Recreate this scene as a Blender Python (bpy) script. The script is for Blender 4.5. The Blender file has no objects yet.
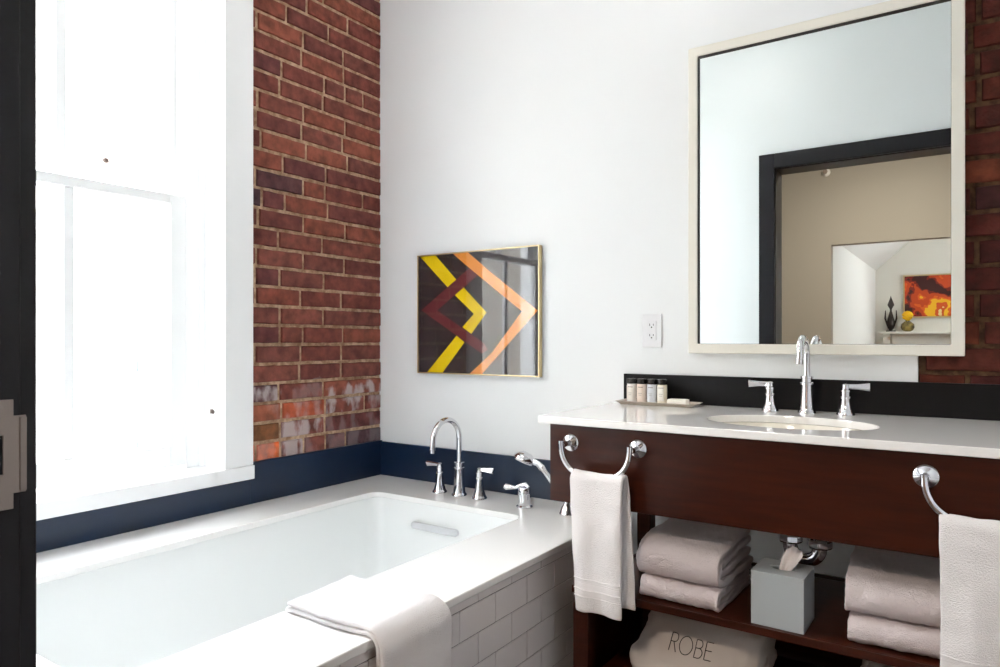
import bpy, bmesh, math, random
from mathutils import Vector, Matrix, noise
from mathutils.bvhtree import BVHTree
random.seed(7)
sc = bpy.context.scene
COL = sc.collection
PI = math.pi

# ---------------------------------------------------------------- camera
YAW = math.atan(470/690.0)
cam = bpy.data.cameras.new('camera'); cam_o = bpy.data.objects.new('camera', cam); COL.objects.link(cam_o)
cam_o.location = (0, 0, 1.10); cam_o.rotation_euler = (PI/2, 0, YAW)
cam.sensor_width = 36; cam.lens = 690/1000*36; cam.shift_y = 0.0065; cam.clip_start = 0.01
sc.camera = cam_o
# ---------------------------------------------------------------- sky and exposure
w = bpy.data.worlds.new('sky'); sc.world = w; w.use_nodes = True
bg = w.node_tree.nodes['Background']; bg.inputs[0].default_value = (0.93, 0.97, 1.0, 1); bg.inputs[1].default_value = 8.2
vs = sc.view_settings
vs.view_transform = 'Standard'; vs.look = 'None'; vs.gamma = 1.0; vs.use_curve_mapping = False; vs.exposure = 1.24
sc.cycles.use_denoising = True
sc.cycles.max_bounces = 14; sc.cycles.diffuse_bounces = 8; sc.cycles.glossy_bounces = 8
sc.cycles.transmission_bounces = 8; sc.cycles.transparent_max_bounces = 12
sc.cycles.caustics_reflective = False; sc.cycles.caustics_refractive = False
sc.cycles.sample_clamp_indirect = 8

# ---------------------------------------------------------------- materials
def srgb(r, g, b):
    f = lambda c: (c/255/12.92) if c/255 <= 0.04045 else ((c/255+0.055)/1.055)**2.4
    return (f(r), f(g), f(b), 1)
def mat(name, rgb, rough=0.5, metal=0.0, coat=0.0, spec=0.5):
    m = bpy.data.materials.new(name); m.use_nodes = True
    b = m.node_tree.nodes['Principled BSDF']
    b.inputs['Base Color'].default_value = srgb(*rgb); b.inputs['Roughness'].default_value = rough
    b.inputs['Metallic'].default_value = metal; b.inputs['Coat Weight'].default_value = coat
    b.inputs['Specular IOR Level'].default_value = spec
    return m
def nodes(m): return m.node_tree.nodes, m.node_tree.links, m.node_tree.nodes['Principled BSDF']
def add_noise(m, scale, detail=4, stretch=(1,1,1), coords='Object'):
    n, l, b = nodes(m)
    tc = n.new('ShaderNodeTexCoord'); mp = n.new('ShaderNodeMapping'); mp.inputs['Scale'].default_value = stretch
    t = n.new('ShaderNodeTexNoise'); t.inputs['Scale'].default_value = scale; t.inputs['Detail'].default_value = detail
    l.new(tc.outputs[coords], mp.inputs[0]); l.new(mp.outputs[0], t.inputs['Vector'])
    return t
def bump(m, tex, strength, dist=0.01):
    n, l, b = nodes(m)
    bp = n.new('ShaderNodeBump'); bp.inputs['Strength'].default_value = strength; bp.inputs['Distance'].default_value = dist
    l.new(tex.outputs[0], bp.inputs['Height']); l.new(bp.outputs[0], b.inputs['Normal']); return bp
def vary(m, tex, c1, c2, p1=0.35, p2=0.65):
    n, l, b = nodes(m)
    r = n.new('ShaderNodeValToRGB'); r.color_ramp.elements[0].color = srgb(*c1); r.color_ramp.elements[1].color = srgb(*c2)
    r.color_ramp.elements[0].position = p1; r.color_ramp.elements[1].position = p2
    l.new(tex.outputs[0], r.inputs[0]); l.new(r.outputs[0], b.inputs['Base Color']); return r

M = {}
M['plaster'] = mat('white wall paint', (241,243,244), 0.34, spec=0.6); bump(M['plaster'], add_noise(M['plaster'], 5, 2), 0.03, 0.01)
M['ceiling'] = mat('ceiling paint', (245,245,244), 0.7)
M['white_paint'] = mat('white gloss trim paint', (246,247,248), 0.3)
M['beige'] = mat('beige hall paint', (166,162,154), 0.6)
M['offwhite'] = mat('offwhite room paint', (226,223,215), 0.6)
M['navy'] = mat('navy semi gloss paint', (15,36,62), 0.3, spec=0.5); bump(M['navy'], add_noise(M['navy'], 30, 2), 0.04, 0.002)
M['jamb'] = mat('dark navy door paint', (16,14,22), 0.42, spec=0.4)
M['black'] = mat('black backsplash', (5,5,8), 0.36, spec=0.25)
M['quartz'] = mat('white quartz', (241,240,239), 0.07, spec=0.75)
M['tile'] = mat('white glazed tile', (228,222,222), 0.12)
M['grout'] = mat('dark grout', (78,70,70), 0.9)
M['acrylic'] = mat('white acrylic', (236,238,238), 0.12, coat=0.3)
M['china'] = mat('vitreous china', (238,234,224), 0.1, coat=0.3)
M['chrome'] = mat('polished chrome', (226,226,230), 0.06, 1.0)
M['nickel'] = mat('satin nickel', (150,138,132), 0.42, 1.0)
M['brass'] = mat('satin brass', (228,208,164), 0.3, 1.0)
M['frame'] = mat('champagne frame', (236,232,220), 0.35, 0.0)
M['liner'] = mat('dark mirror liner', (52,46,42), 0.6)
M['mirror'] = mat('mirror silver', (238,244,243), 0.0, 1.0)
M['wood'] = mat('espresso wood', (36,16,12), 0.3, spec=0.3)
_t = add_noise(M['wood'], 7, 6, (1, 9, 9)); vary(M['wood'], _t, (44,14,6), (64,25,11), 0.3, 0.75)
M['terry'] = mat('white terry cloth', (238,234,235), 0.95, spec=0.1); bump(M['terry'], add_noise(M['terry'], 420, 3), 0.9, 0.004)
M['terry_band'] = mat('woven towel band', (232,228,229), 0.8, spec=0.2)
_t = add_noise(M['terry_band'], 60, 2, (0.1, 0.1, 12)); bump(M['terry_band'], _t, 0.6, 0.003)
M['terry_blush'] = mat('folded bath terry', (232,220,221), 0.95, spec=0.1); bump(M['terry_blush'], add_noise(M['terry_blush'], 380, 3), 1.0, 0.005)
M['canvas'] = mat('cream cotton bag', (200,189,182), 0.85, spec=0.15); bump(M['canvas'], add_noise(M['canvas'], 500, 2), 0.2, 0.001)
M['thread'] = mat('black thread', (22,18,20), 0.7)
M['box'] = mat('pale grey blue box', (172,178,182), 0.35)
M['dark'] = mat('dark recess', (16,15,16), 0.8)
M['tissue'] = mat('tissue paper', (240,232,230), 0.9)
M['plastic'] = mat('white plastic', (236,236,238), 0.3)
M['cap'] = mat('black cap', (16,16,17), 0.25)
M['label'] = mat('paper label', (226,222,214), 0.6)
M['ink'] = mat('grey ink', (120,114,110), 0.7)
M['tray'] = mat('stone tray', (196,186,176), 0.35)
M['soap'] = mat('soap wrapper', (236,231,224), 0.5)
for k, c in (('amber',(222,220,216)), ('peach',(230,214,202)), ('bluegel',(212,217,225)), ('cream',(232,224,204))):
    M[k] = mat(k+' lotion', c, 0.12, coat=0.4)
for k, c in (('art_ground',(58,50,52)), ('art_yellow',(250,214,8)), ('art_maroon',(116,50,54)), ('art_orange',(250,160,72))):
    M[k] = mat(k.replace('_',' '), c, 0.8, spec=0.2)
M['floor'] = mat('grey floor tile', (92,88,86), 0.4); vary(M['floor'], add_noise(M['floor'], 4, 5), (84,80,78), (100,96,93))
M['floor_wood'] = mat('hall oak floor', (120,88,60), 0.4)
_t = add_noise(M['floor_wood'], 6, 5, (8, 1, 1)); vary(M['floor_wood'], _t, (100,72,48), (134,100,70))
M['bronze'] = mat('dark bronze', (62,54,50), 0.4, 0.6)
M['bowl'] = mat('mottled glaze', (110,96,50), 0.3); vary(M['bowl'], add_noise(M['bowl'], 14, 3), (70,62,40), (170,150,80))
M['petal'] = mat('yellow petals', (246,196,22), 0.7)
M['facade'] = mat('facade render', (226,226,224), 0.8); M['facade_dark'] = mat('facade window', (60,66,74), 0.15)
M['street'] = mat('street', (196,195,192), 0.9)
M['fill_lamp'] = mat('lamp diffuser', (255,250,240), 0.5)
n, l, b = nodes(M['fill_lamp']); b.inputs['Emission Color'].default_value = (1.0, 0.86, 0.70, 1); b.inputs['Emission Strength'].default_value = 64
M['fill_lamp2'] = M['fill_lamp'].copy(); M['fill_lamp2'].node_tree.nodes['Principled BSDF'].inputs['Emission Strength'].default_value = 8
M['fill_lamp2'].node_tree.nodes['Principled BSDF'].inputs['Emission Color'].default_value = (1.0, 0.93, 0.84, 1)

def glass_mat(name, tint=1.0):
    m = bpy.data.materials.new(name); m.use_nodes = True
    n, l = m.node_tree.nodes, m.node_tree.links; n.remove(n['Principled BSDF'])
    t = n.new('ShaderNodeBsdfTransparent'); t.inputs[0].default_value = (tint, tint, tint, 1)
    g = n.new('ShaderNodeBsdfGlossy'); g.inputs['Roughness'].default_value = 0.0
    lw = n.new('ShaderNodeLayerWeight'); lw.inputs[0].default_value = 0.5
    pw = n.new('ShaderNodeMath'); pw.operation = 'POWER'; pw.inputs[1].default_value = 5; l.new(lw.outputs['Facing'], pw.inputs[0])
    f = n.new('ShaderNodeMath'); f.operation = 'MULTIPLY_ADD'; f.inputs[1].default_value = 0.96; f.inputs[2].default_value = 0.05; f.use_clamp = True; l.new(pw.outputs[0], f.inputs[0])
    mx = n.new('ShaderNodeMixShader'); l.new(f.outputs[0], mx.inputs[0]); l.new(t.outputs[0], mx.inputs[1]); l.new(g.outputs[0], mx.inputs[2])
    l.new(mx.outputs[0], n['Material Output'].inputs[0]); return m
M['glass'] = glass_mat('clear glass')

# painting with swirls of warm colour
M['abstract'] = mat('abstract canvas', (190,70,20), 0.6)
n, l, b = nodes(M['abstract'])
t1 = add_noise(M['abstract'], 3.3, 3); r1 = n.new('ShaderNodeValToRGB'); cr = r1.color_ramp; cr.interpolation = 'CONSTANT'
cr.elements[0].position = 0; cr.elements[0].color = srgb(60,14,10); cr.elements[1].position = 0.43; cr.elements[1].color = srgb(128,30,12)
for p, c in ((0.47,(200,70,16)), (0.56,(226,100,24)), (0.6,(246,186,30)), (0.66,(214,84,20)), (0.72,(240,214,150))):
    e = cr.elements.new(p); e.color = srgb(*c)
l.new(t1.outputs[0], r1.inputs[0]); l.new(r1.outputs[0], b.inputs['Base Color'])

# brick: per-brick colour attribute, clay mottling, leftover white paint low on the wall
def brick_material():
    m = mat('old red brick', (120,60,48), 0.85, spec=0.25); n, l, b = nodes(m)
    at = n.new('ShaderNodeAttribute'); at.attribute_name = 'clay'
    tn = add_noise(m, 26, 6); rr = n.new('ShaderNodeMapRange'); rr.inputs[1].default_value = 0.3; rr.inputs[2].default_value = 0.7
    rr.inputs[3].default_value = 0.55; rr.inputs[4].default_value = 1.38; l.new(tn.outputs[0], rr.inputs[0])
    mul = n.new('ShaderNodeVectorMath'); mul.operation = 'SCALE'; l.new(at.outputs['Color'], mul.inputs[0]); l.new(rr.outputs[0], mul.inputs['Scale'])
    tp = add_noise(m, 15, 8, (1,1,0.45)); geo = n.new('ShaderNodeNewGeometry'); sep = n.new('ShaderNodeSeparateXYZ'); l.new(geo.outputs['Position'], sep.inputs[0])
    hz = n.new('ShaderNodeMapRange'); hz.inputs[1].default_value = 0.90; hz.inputs[2].default_value = 1.0; hz.inputs[3].default_value = 0.0; hz.inputs[4].default_value = -0.5
    l.new(sep.outputs[2], hz.inputs[0])
    ad = n.new('ShaderNodeMath'); ad.operation = 'ADD'; l.new(tp.outputs[0], ad.inputs[0]); l.new(hz.outputs[0], ad.inputs[1])
    cut = n.new('ShaderNodeMapRange'); cut.inputs[1].default_value = 0.44; cut.inputs[2].default_value = 0.54; cut.inputs[4].default_value = 0.78; l.new(ad.outputs[0], cut.inputs[0])
    mask = n.new('ShaderNodeMath'); mask.operation = 'MULTIPLY'; l.new(cut.outputs[0], mask.inputs[0]); l.new(at.outputs['Alpha'], mask.inputs[1])
    mx = n.new('ShaderNodeMix'); mx.data_type = 'RGBA'; l.new(mask.outputs[0], mx.inputs['Factor']); l.new(mul.outputs[0], mx.inputs['A'])
    mx.inputs['B'].default_value = srgb(196,184,184); l.new(mx.outputs['Result'], b.inputs['Base Color'])
    tb = add_noise(m, 120, 6); bump(m, tb, 0.5, 0.004)
    return m
M['brick'] = brick_material()
M['mortar'] = mat('tan lime mortar', (170,138,108), 0.95, spec=0.1)
_t = add_noise(M['mortar'], 40, 5); vary(M['mortar'], _t, (150,118,92), (206,178,150)); bump(M['mortar'], add_noise(M['mortar'], 150, 4), 0.8, 0.004)

M['mortar_dark'] = mat('dark brown mortar', (96,72,54), 0.95, spec=0.1); vary(M['mortar_dark'], add_noise(M['mortar_dark'], 40, 5), (70,50,38), (112,86,64))

# ---------------------------------------------------------------- mesh helpers
class MB:
    def __init__(s): s.v = []; s.f = []; s.m = []
    def add(s, vs, fs, mi=0):
        o = len(s.v); s.v += [tuple(v) for v in vs]; s.f += [tuple(i+o for i in f) for f in fs]; s.m += [mi]*len(fs); return s
    def box(s, x0, x1, y0, y1, z0, z1, mi=0, bev=0.0):
        x0,x1 = min(x0,x1),max(x0,x1); y0,y1 = min(y0,y1),max(y0,y1); z0,z1 = min(z0,z1),max(z0,z1)
        if bev <= 0:
            v = [(x,y,z) for x in (x0,x1) for y in (y0,y1) for z in (z0,z1)]
            return s.add(v, [(0,1,3,2),(4,6,7,5),(0,4,5,1),(2,3,7,6),(0,2,6,4),(1,5,7,3)], mi)
        bm = bmesh.new(); bmesh.ops.create_cube(bm, size=1)
        for v in bm.verts: v.co = Vector(((x0+x1)/2+v.co.x*(x1-x0), (y0+y1)/2+v.co.y*(y1-y0), (z0+z1)/2+v.co.z*(z1-z0)))
        bmesh.ops.bevel(bm, geom=bm.edges[:], offset=bev, segments=2, affect='EDGES', profile=0.7)
        bm.verts.index_update(); s.add([v.co[:] for v in bm.verts], [[v.index for v in f.verts] for f in bm.faces], mi); bm.free(); return s
    def lathe(s, prof, c=(0,0,0), axis=(0,0,1), n=32, mi=0):
        a = Vector(axis).normalized(); u = a.orthogonal().normalized(); w_ = a.cross(u); c = Vector(c)
        vs = []
        for r, h in prof:
            for k in range(n):
                t = 2*PI*k/n; vs.append(c+a*h+(u*math.cos(t)+w_*math.sin(t))*max(r,1e-5))
        fs = [(i*n+k, i*n+(k+1)%n, (i+1)*n+(k+1)%n, (i+1)*n+k) for i in range(len(prof)-1) for k in range(n)]
        fs += [tuple(range(n))[::-1], tuple((len(prof)-1)*n+k for k in range(n))]
        return s.add(vs, fs, mi)
    def tube(s, pts, r, n=16, mi=0):
        pts = [Vector(p) for p in pts]; rs = r if isinstance(r, (list, tuple)) else [r]*len(pts)
        vs = []; up = None
        for i, p in enumerate(pts):
            t = (pts[min(i+1,len(pts)-1)]-pts[max(i-1,0)]).normalized()
            up = t.orthogonal().normalized() if up is None else (up-t*up.dot(t)).normalized()
            w_ = t.cross(up)
            for k in range(n):
                a = 2*PI*k/n; vs.append(p+(up*math.cos(a)+w_*math.sin(a))*rs[i])
        fs = [(i*n+k, i*n+(k+1)%n, (i+1)*n+(k+1)%n, (i+1)*n+k) for i in range(len(pts)-1) for k in range(n)]
        fs += [tuple(range(n))[::-1], tuple((len(pts)-1)*n+k for k in range(n))]
        return s.add(vs, fs, mi)
    def plate(s, outer, holes, z0, z1, fmap=lambda x,y,z:(x,y,z), mi=0):
        """flat slab with holes: outer/holes are 2D loops, z0..z1 the thickness, fmap places it"""
        bm = bmesh.new(); loops = []
        for lp in [outer]+holes:
            vv = [bm.verts.new((x,y,0)) for x,y in lp]; loops.append(vv)
            for i in range(len(vv)): bm.edges.new((vv[i], vv[(i+1)%len(vv)]))
        bmesh.ops.triangle_fill(bm, use_beauty=True, use_dissolve=False, edges=bm.edges[:], normal=(0,0,1))
        bm.verts.index_update(); N = len(bm.verts)
        P2 = [(v.co.x, v.co.y) for v in bm.verts]
        vs = [fmap(x,y,z1) for x,y in P2]+[fmap(x,y,z0) for x,y in P2]
        fs = [[v.index for v in f.verts] for f in bm.faces]; fs += [[i+N for i in f][::-1] for f in fs]
        for vv in loops:
            ix = [v.index for v in vv]
            fs += [(ix[i], ix[(i+1)%len(ix)], ix[(i+1)%len(ix)]+N, ix[i]+N) for i in range(len(ix))]
        bm.free(); return s.add(vs, fs, mi)
    def build(s, name, mats, parent=None, loc=None, smooth=None, bevel=0, subsurf=0, solid=0):
        me = bpy.data.meshes.new(name); me.from_pydata(s.v, [], s.f)
        mats = mats if isinstance(mats, (list, tuple)) else [mats]
        for m in mats: me.materials.append(m)
        for p, i in zip(me.polygons, s.m): p.material_index = i
        bm = bmesh.new(); bm.from_mesh(me); bmesh.ops.remove_doubles(bm, verts=bm.verts[:], dist=1e-5)
        bmesh.ops.recalc_face_normals(bm, faces=bm.faces[:]); bm.to_mesh(me); bm.free()
        if smooth is not None:
            me.shade_smooth(); me.set_sharp_from_angle(angle=math.radians(smooth))
        o = bpy.data.objects.new(name, me); COL.objects.link(o)
        if parent is not None: o.parent = parent
        if loc is not None: o.location = loc
        if solid: md = o.modifiers.new('solid','SOLIDIFY'); md.thickness = solid; md.offset = 0
        if bevel: md = o.modifiers.new('bevel','BEVEL'); md.width = bevel; md.segments = 2; md.limit_method = 'ANGLE'
        if subsurf: md = o.modifiers.new('sub','SUBSURF'); md.levels = subsurf; md.render_levels = subsurf
        return o
def empty(name, loc=(0,0,0), rz=0):
    o = bpy.data.objects.new(name, None); COL.objects.link(o); o.location = loc; o.rotation_euler = (0,0,rz); o.empty_display_size = 0.05; return o
def tag(o, label=None, cat=None, group=None, kind=None):
    if label: o['label'] = label
    if cat: o['category'] = cat
    if group: o['group'] = group
    if kind: o['kind'] = kind
    return o
def copy_tree(o, parent=None):
    c = o.copy(); COL.objects.link(c)
    if parent is not None: c.parent = parent
    for ch in list(o.children): copy_tree(ch, c)
    return c
def struct(o): o['kind'] = 'structure'; return o
def rrect(x0, x1, y0, y1, r, n=6):
    pts = []
    for cx, cy, a0 in ((x1-r,y0+r,-PI/2),(x1-r,y1-r,0),(x0+r,y1-r,PI/2),(x0+r,y0+r,PI)):
        for k in range(n+1): a = a0+PI/2*k/n; pts.append((cx+r*math.cos(a), cy+r*math.sin(a)))
    return pts
def arc(c, r, a0, a1, n, f): return [f(c[0]+r*math.cos(a0+(a1-a0)*k/n), c[1]+r*math.sin(a0+(a1-a0)*k/n)) for k in range(n+1)]
def sheet(fn, ns, nu):
    mb = MB(); vs = [fn(i/ns, j/nu) for i in range(ns+1) for j in range(nu+1)]
    return mb.add(vs, [(i*(nu+1)+j, i*(nu+1)+j+1, (i+1)*(nu+1)+j+1, (i+1)*(nu+1)+j) for i in range(ns) for j in range(nu)])
def nz(p, s, seed=0): return noise.noise(Vector((p[0]*s+seed*7.3, p[1]*s-seed*3.1, p[2]*s+seed*1.7)))

# ---------------------------------------------------------------- measures
XL, YB = -2.208, 2.28            # window wall, tub/vanity wall
ZD, ZC, XT = 0.493, 0.884, -1.010 # deck, counter, tub front
HC = 3.0                          # ceiling
YD0, YD1 = 0.196, 0.352           # doorway wall
XR = 0.55
XJ = -0.925

# ================================================================ ROOM SHELL
struct(MB().box(XL-.3, XR+.1, YD0, YB+.1, -.1, 0).build('floor', M['floor']))
struct(MB().box(XL-.3, XR+.1, YD0, YB+.1, HC, HC+.1).build('ceiling', M['ceiling']))
# wall_back: plaster to X=-.122, brick beyond
struct(MB().box(XL-.3, -.122, YB, YB+.1, 0, HC).build('wall_back', M['plaster']))
struct(MB().box(XR, XR+.1, YD0, YB+.1, 0, HC).build('wall_right', M['plaster']))
# wall with the doorway the camera looks through
DX1, DZ = 0.10, 2.082
xz = lambda x, y, z: (x, z, y)
struct(MB().plate([(XL-.3,0),(XJ,0),(XJ,DZ),(DX1,DZ),(DX1,0),(XR+.1,0),(XR+.1,HC),(XL-.3,HC)], [], YD0+.002, YD1, xz).build('wall_front', M['plaster']))

def bricks(fmap, u0, u1, z0, z1, skip, clay_fix=None, seed=1, proud=0.007, right=False):
    """courses of single bricks over a mortar bed, one mesh; fmap(u, z, n) -> xyz"""
    rnd = random.Random(seed); V = []; F = []; C = []
    pal = [(126,70,60),(120,64,56),(130,74,64),(114,62,56),(142,80,64),(108,60,58),(94,60,62),(130,70,58),(156,90,68),(120,68,60),(134,74,60),(84,60,66)]
    wts = [5,5,5,4,3,4,1.5,4,1.2,4,4,0.7]
    P = 0.0739; k = 0; z = 0.645
    while z-P > z0: z -= P
    while z < z1:
        row = round((z-0.645)/P); header = (row % 7 == 6)
        u = u1+0.01 - (0.11 if row % 2 else 0.0) - (0.03*rnd.random()); first = True
        L = None
        while u > u0-0.25:
            if L is None and row % 2: L = 0.0
            ln = (0.098 if header and rnd.random() < .75 else 0.205)+rnd.uniform(-.008,.008)
            if not header and rnd.random() < .13: ln = 0.1
            if first: ub, first = u1+.02, False
            else: ub = u
            ua = u-ln; u = ua-0.0125
            a, bq = max(ua,u0), min(ub,u1)
            if bq-a < .012: continue
            zt, zb = min(z+P-.0125, z1), max(z, z0)
            if zt-zb < .006: continue
            pieces = [(a,bq,zb,zt)]
            for (su0,su1,sz0,sz1) in skip:
                nx = []
                for (pa,pb,qa,qb) in pieces:
                    if pb <= su0 or pa >= su1 or qb <= sz0 or qa >= sz1: nx.append((pa,pb,qa,qb)); continue
                    if pa < su0: nx.append((pa,su0,qa,qb))
                    if pb > su1: nx.append((su1,pb,qa,qb))
                    if pa >= su0 and pb <= su1:
                        if qa < sz0: nx.append((pa,pb,qa,sz0))
                        if qb > sz1: nx.append((pa,pb,sz1,qb))
                pieces = nx
            c = rnd.choices(pal, wts)[0]; alpha = rnd.choice((1,1,1,.6,.25))
            if clay_fix: 
                cf = clay_fix(row, (a+bq)/2)
                if cf: c, alpha = cf
            lin = srgb(*c)
            for (pa,pb,qa,qb) in pieces:
                if pb-pa < .012 or qb-qa < .006: continue
                o = len(V); j = lambda s: rnd.uniform(-s, s); pr = proud+j(.0018)
                nseg = max(1, int((pb-pa)/.03)); top = []; bot = []
                for q in range(nseg+1):
                    uu = pa+(pb-pa)*q/nseg; top.append((uu, qb+j(.0013))); bot.append((uu, qa+j(.0013)))
                ring = bot+top[::-1]; cu, cz = (pa+pb)/2, (qa+qb)/2
                for (uu,zz) in ring: V.append(fmap(uu, zz, 0.0))
                for (uu,zz) in ring:
                    du = max(-1,min(1,(cu-uu)/.012)); dz = max(-1,min(1,(cz-zz)/.012))
                    V.append(fmap(uu+du*.0028, zz+dz*.0028, pr+j(.0006)))
                N = len(ring)
                for q in range(N): F.append((o+q, o+(q+1)%N, o+N+(q+1)%N, o+N+q)); C.append((*lin[:3], alpha))
                for q in range(nseg): F.append((o+N+q, o+N+q+1, o+N+N-2-q, o+N+N-1-q)); C.append((*lin[:3], alpha))
        z += P
    return V, F, C
def brick_object(name, V, F, C, bed, mortar='mortar'):
    me = bpy.data.meshes.new(name); nb = len(bed.f); base = len(V)
    me.from_pydata(V+bed.v, [], [tuple(f) for f in F]+[tuple(i+base for i in f) for f in bed.f])
    me.materials.append(M['brick']); me.materials.append(M[mortar])
    for i, p in enumerate(me.polygons): p.material_index = 0 if i < len(F) else 1
    at = me.attributes.new('clay', 'FLOAT_COLOR', 'CORNER')
    for i, p in enumerate(me.polygons):
        c = C[i] if i < len(F) else (.2,.2,.2,0)
        for li in p.loop_indices: at.data[li].color = c
    bm = bmesh.new(); bm.from_mesh(me); bmesh.ops.recalc_face_normals(bm, faces=bm.faces[:]); bm.to_mesh(me); bm.free()
    o = bpy.data.objects.new(name, me); COL.objects.link(o); return struct(o)
WY0, WY1, WZ0, WZ1 = 0.56, 1.48, 0.636, 2.56     # window opening
def left_fix(row, u):
    if row == 0 and u < 1.70: return (214,104,52), .35
    if row == 1 and u < 1.76: return (130,84,54), 0
    if row == 2 and 1.78 < u < 1.98: return (172,84,56), .5
    if row == 8: return None
bed = MB().plate([(YD1,0),(YB+.0,0),(YB,HC),(YD1,HC)], [[(WY0-.02,WZ0-.05),(WY1+.02,WZ0-.05),(WY1+.02,WZ1+.02),(WY0-.02,WZ1+.02)]], -.28, 0, lambda y,z,x: (XL-.006+x, y, z))
V, F, C = bricks(lambda u,z,n_: (XL-.006+n_, u, z), YD1, YB, 0.02, HC, [(WY0-.03,WY1+.03,WZ0-.06,WZ1+.03)], left_fix, seed=11)
brick_object('wall_left', V, F, C, bed)
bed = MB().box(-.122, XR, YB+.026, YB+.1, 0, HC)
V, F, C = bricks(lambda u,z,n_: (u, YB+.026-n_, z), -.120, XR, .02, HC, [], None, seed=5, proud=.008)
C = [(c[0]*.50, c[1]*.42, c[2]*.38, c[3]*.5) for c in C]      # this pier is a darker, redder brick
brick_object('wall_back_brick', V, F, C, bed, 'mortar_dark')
# painted boards round the tub
struct(MB().box(XL-.004, XL+.012, 1.589, YB, ZD, .647).box(XL-.004, XL+.012, YD1, 1.5895, ZD, .610).build('trim_1', M['navy'], bevel=.002))
struct(MB().box(XL+.012, -1.018, YB-.012, YB, ZD, .643).build('trim_2', M['navy'], bevel=.002))

# ---------------------------------------------------------------- window
W = struct(empty('window_1', (XL, 1.025, WZ0)))
def wb(name, boxes, m=M['white_paint'], par=None, bev=.002):
    mb = MB()
    for (x0,x1,y0,y1,z0,z1) in boxes: mb.box(x0, x1, y0-1.025, y1-1.025, z0-WZ0, z1-WZ0)
    return mb.build(name, m, par or W, bevel=bev)
wb('casing', [(0,.022,1.476,1.593,.640,WZ1+.12),(0,.022,.441,WY0,.640,WZ1+.12),(0,.022,WY0,1.476,WZ1,WZ1+.12)])
wb('apron', [(-.001,.034,.436,1.590,.590,.640)])
wb('jamb', [(-.27,0,WY1,WY1+.02,WZ0,WZ1),(-.27,0,WY0-.02,WY0,WZ0,WZ1),(-.27,0,WY0-.02,WY1+.02,WZ1,WZ1+.02)])
wb('sill', [(-.27,.0,WY0-.02,WY1+.02,WZ0-.05,WZ0+.004)])
wb('stop', [(-.118,-.105,WY1-.018,WY1,WZ0,WZ1),(-.118,-.105,WY0,WY0+.018,WZ0,WZ1),(-.17,-.155,WY1-.075,WY1,1.62,WZ1),(-.17,-.155,WY0,WY0+.075,1.62,WZ1)])
def sash(name, x0, x1, y0, y1, z0, z1, st, top, bot):
    fr = wb(name, [(x0,x1,y0,y0+st,z0,z1),(x0,x1,y1-st,y1,z0,z1),(x0,x1,y0+st,y1-st,z1-top,z1),(x0,x1,y0+st,y1-st,z0,z0+bot)], bev=.004)
    wb('muntin', [(x0+.006,x1-.004,1.009,1.042,z0+bot,z1-top)], par=fr, bev=.004)
    xm = (x0+x1)/2
    wb('glass_pane', [(xm-.002,xm+.002,y0+st-.004,1.0105,z0+bot-.004,z1-top+.004)], M['glass'], fr, 0)
    wb('glass_pane', [(xm-.002,xm+.002,1.0405,y1-st+.004,z0+bot-.004,z1-top+.004)], M['glass'], fr, 0)
    return fr
lo = sash('lower_sash', -.150, -.118, .636, 1.414, .652, 1.615, .058, .036, .075)
up = sash('upper_sash', -.20, -.172, .636, 1.414, 1.585, WZ1, .058, .06, .036)
wb('sash_track', [(-.27,-.118,1.414,WY1,WZ0+.004,WZ1),(-.27,-.118,WY0,.636,WZ0+.004,WZ1)])
MB().lathe([(.0,0),(.011,0),(.012,.004),(.008,.010),(.0,.011)], (-.184, 1.165-1.025, 1.70-WZ0), (1,0,0), 16).build('vent_stop', M['nickel'], W, smooth=40)
mb = MB(); mb.lathe([(0,0),(.007,0),(.007,.004),(.0,.005)], (-.055, WY1-1.025, .84-WZ0), (0,-1,0), 14); mb.box(-.058,-.052,WY1-1.025-.012,WY1-1.025-.003,.835-WZ0,.85-WZ0)
mb.build('catch', M['nickel'], W, smooth=40)

# ---------------------------------------------------------------- door casing and jamb
Dr = struct(empty('door_1', (XJ, YD1, 0)))
def db(name, boxes, m=M['jamb'], bev=.002):
    mb = MB()
    for (x0,x1,y0,y1,z0,z1) in boxes: mb.box(x0-XJ, x1-XJ, y0-YD1, y1-YD1, z0, z1)
    return mb.build(name, m, Dr, bevel=bev)
db('casing', [(XJ-.084,XJ+.0,YD1,YD1+.0195,0,DZ+.084),(DX1,DX1+.084,YD1,YD1+.018,0,DZ+.084),(XJ,DX1,YD1,YD1+.018,DZ,DZ+.084)])
db('jamb', [(XJ-.004,XJ+.004,YD0-.002,YD1+.001,0,DZ),(DX1-.004,DX1+.004,YD0-.002,YD1+.001,0,DZ),(XJ,DX1,YD0-.002,YD1+.001,DZ-.006,DZ+.004)])
db('hall_casing', [(XJ-.084,XJ,YD0-.018,YD0,0,DZ+.084),(DX1,DX1+.084,YD0-.018,YD0,0,DZ+.084),(XJ,DX1,YD0-.018,YD0,DZ,DZ+.084)])
st_ = MB(); st_.plate([(-.058,.904),(-.0115,.904),(-.0115,.922),(.0015,.922),(.0015,1.012),(-.0115,1.012),(-.0115,1.031),(-.058,1.031)],
    [[(-.045,.945),(-.022,.945),(-.022,.990),(-.045,.990)]], .004, .0065, lambda y,z,x: (x, y+.004, z))
st_.box(.0065,.0085,-.0015,.0055,.924,1.010)
for z in (.913,1.022): st_.lathe([(0,0),(.004,0),(.004,.0008),(0,.001)], (.0065,-.022,z), (1,0,0), 12)
st_.build('strike_plate', M['nickel'], Dr, bevel=.0006)

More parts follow.
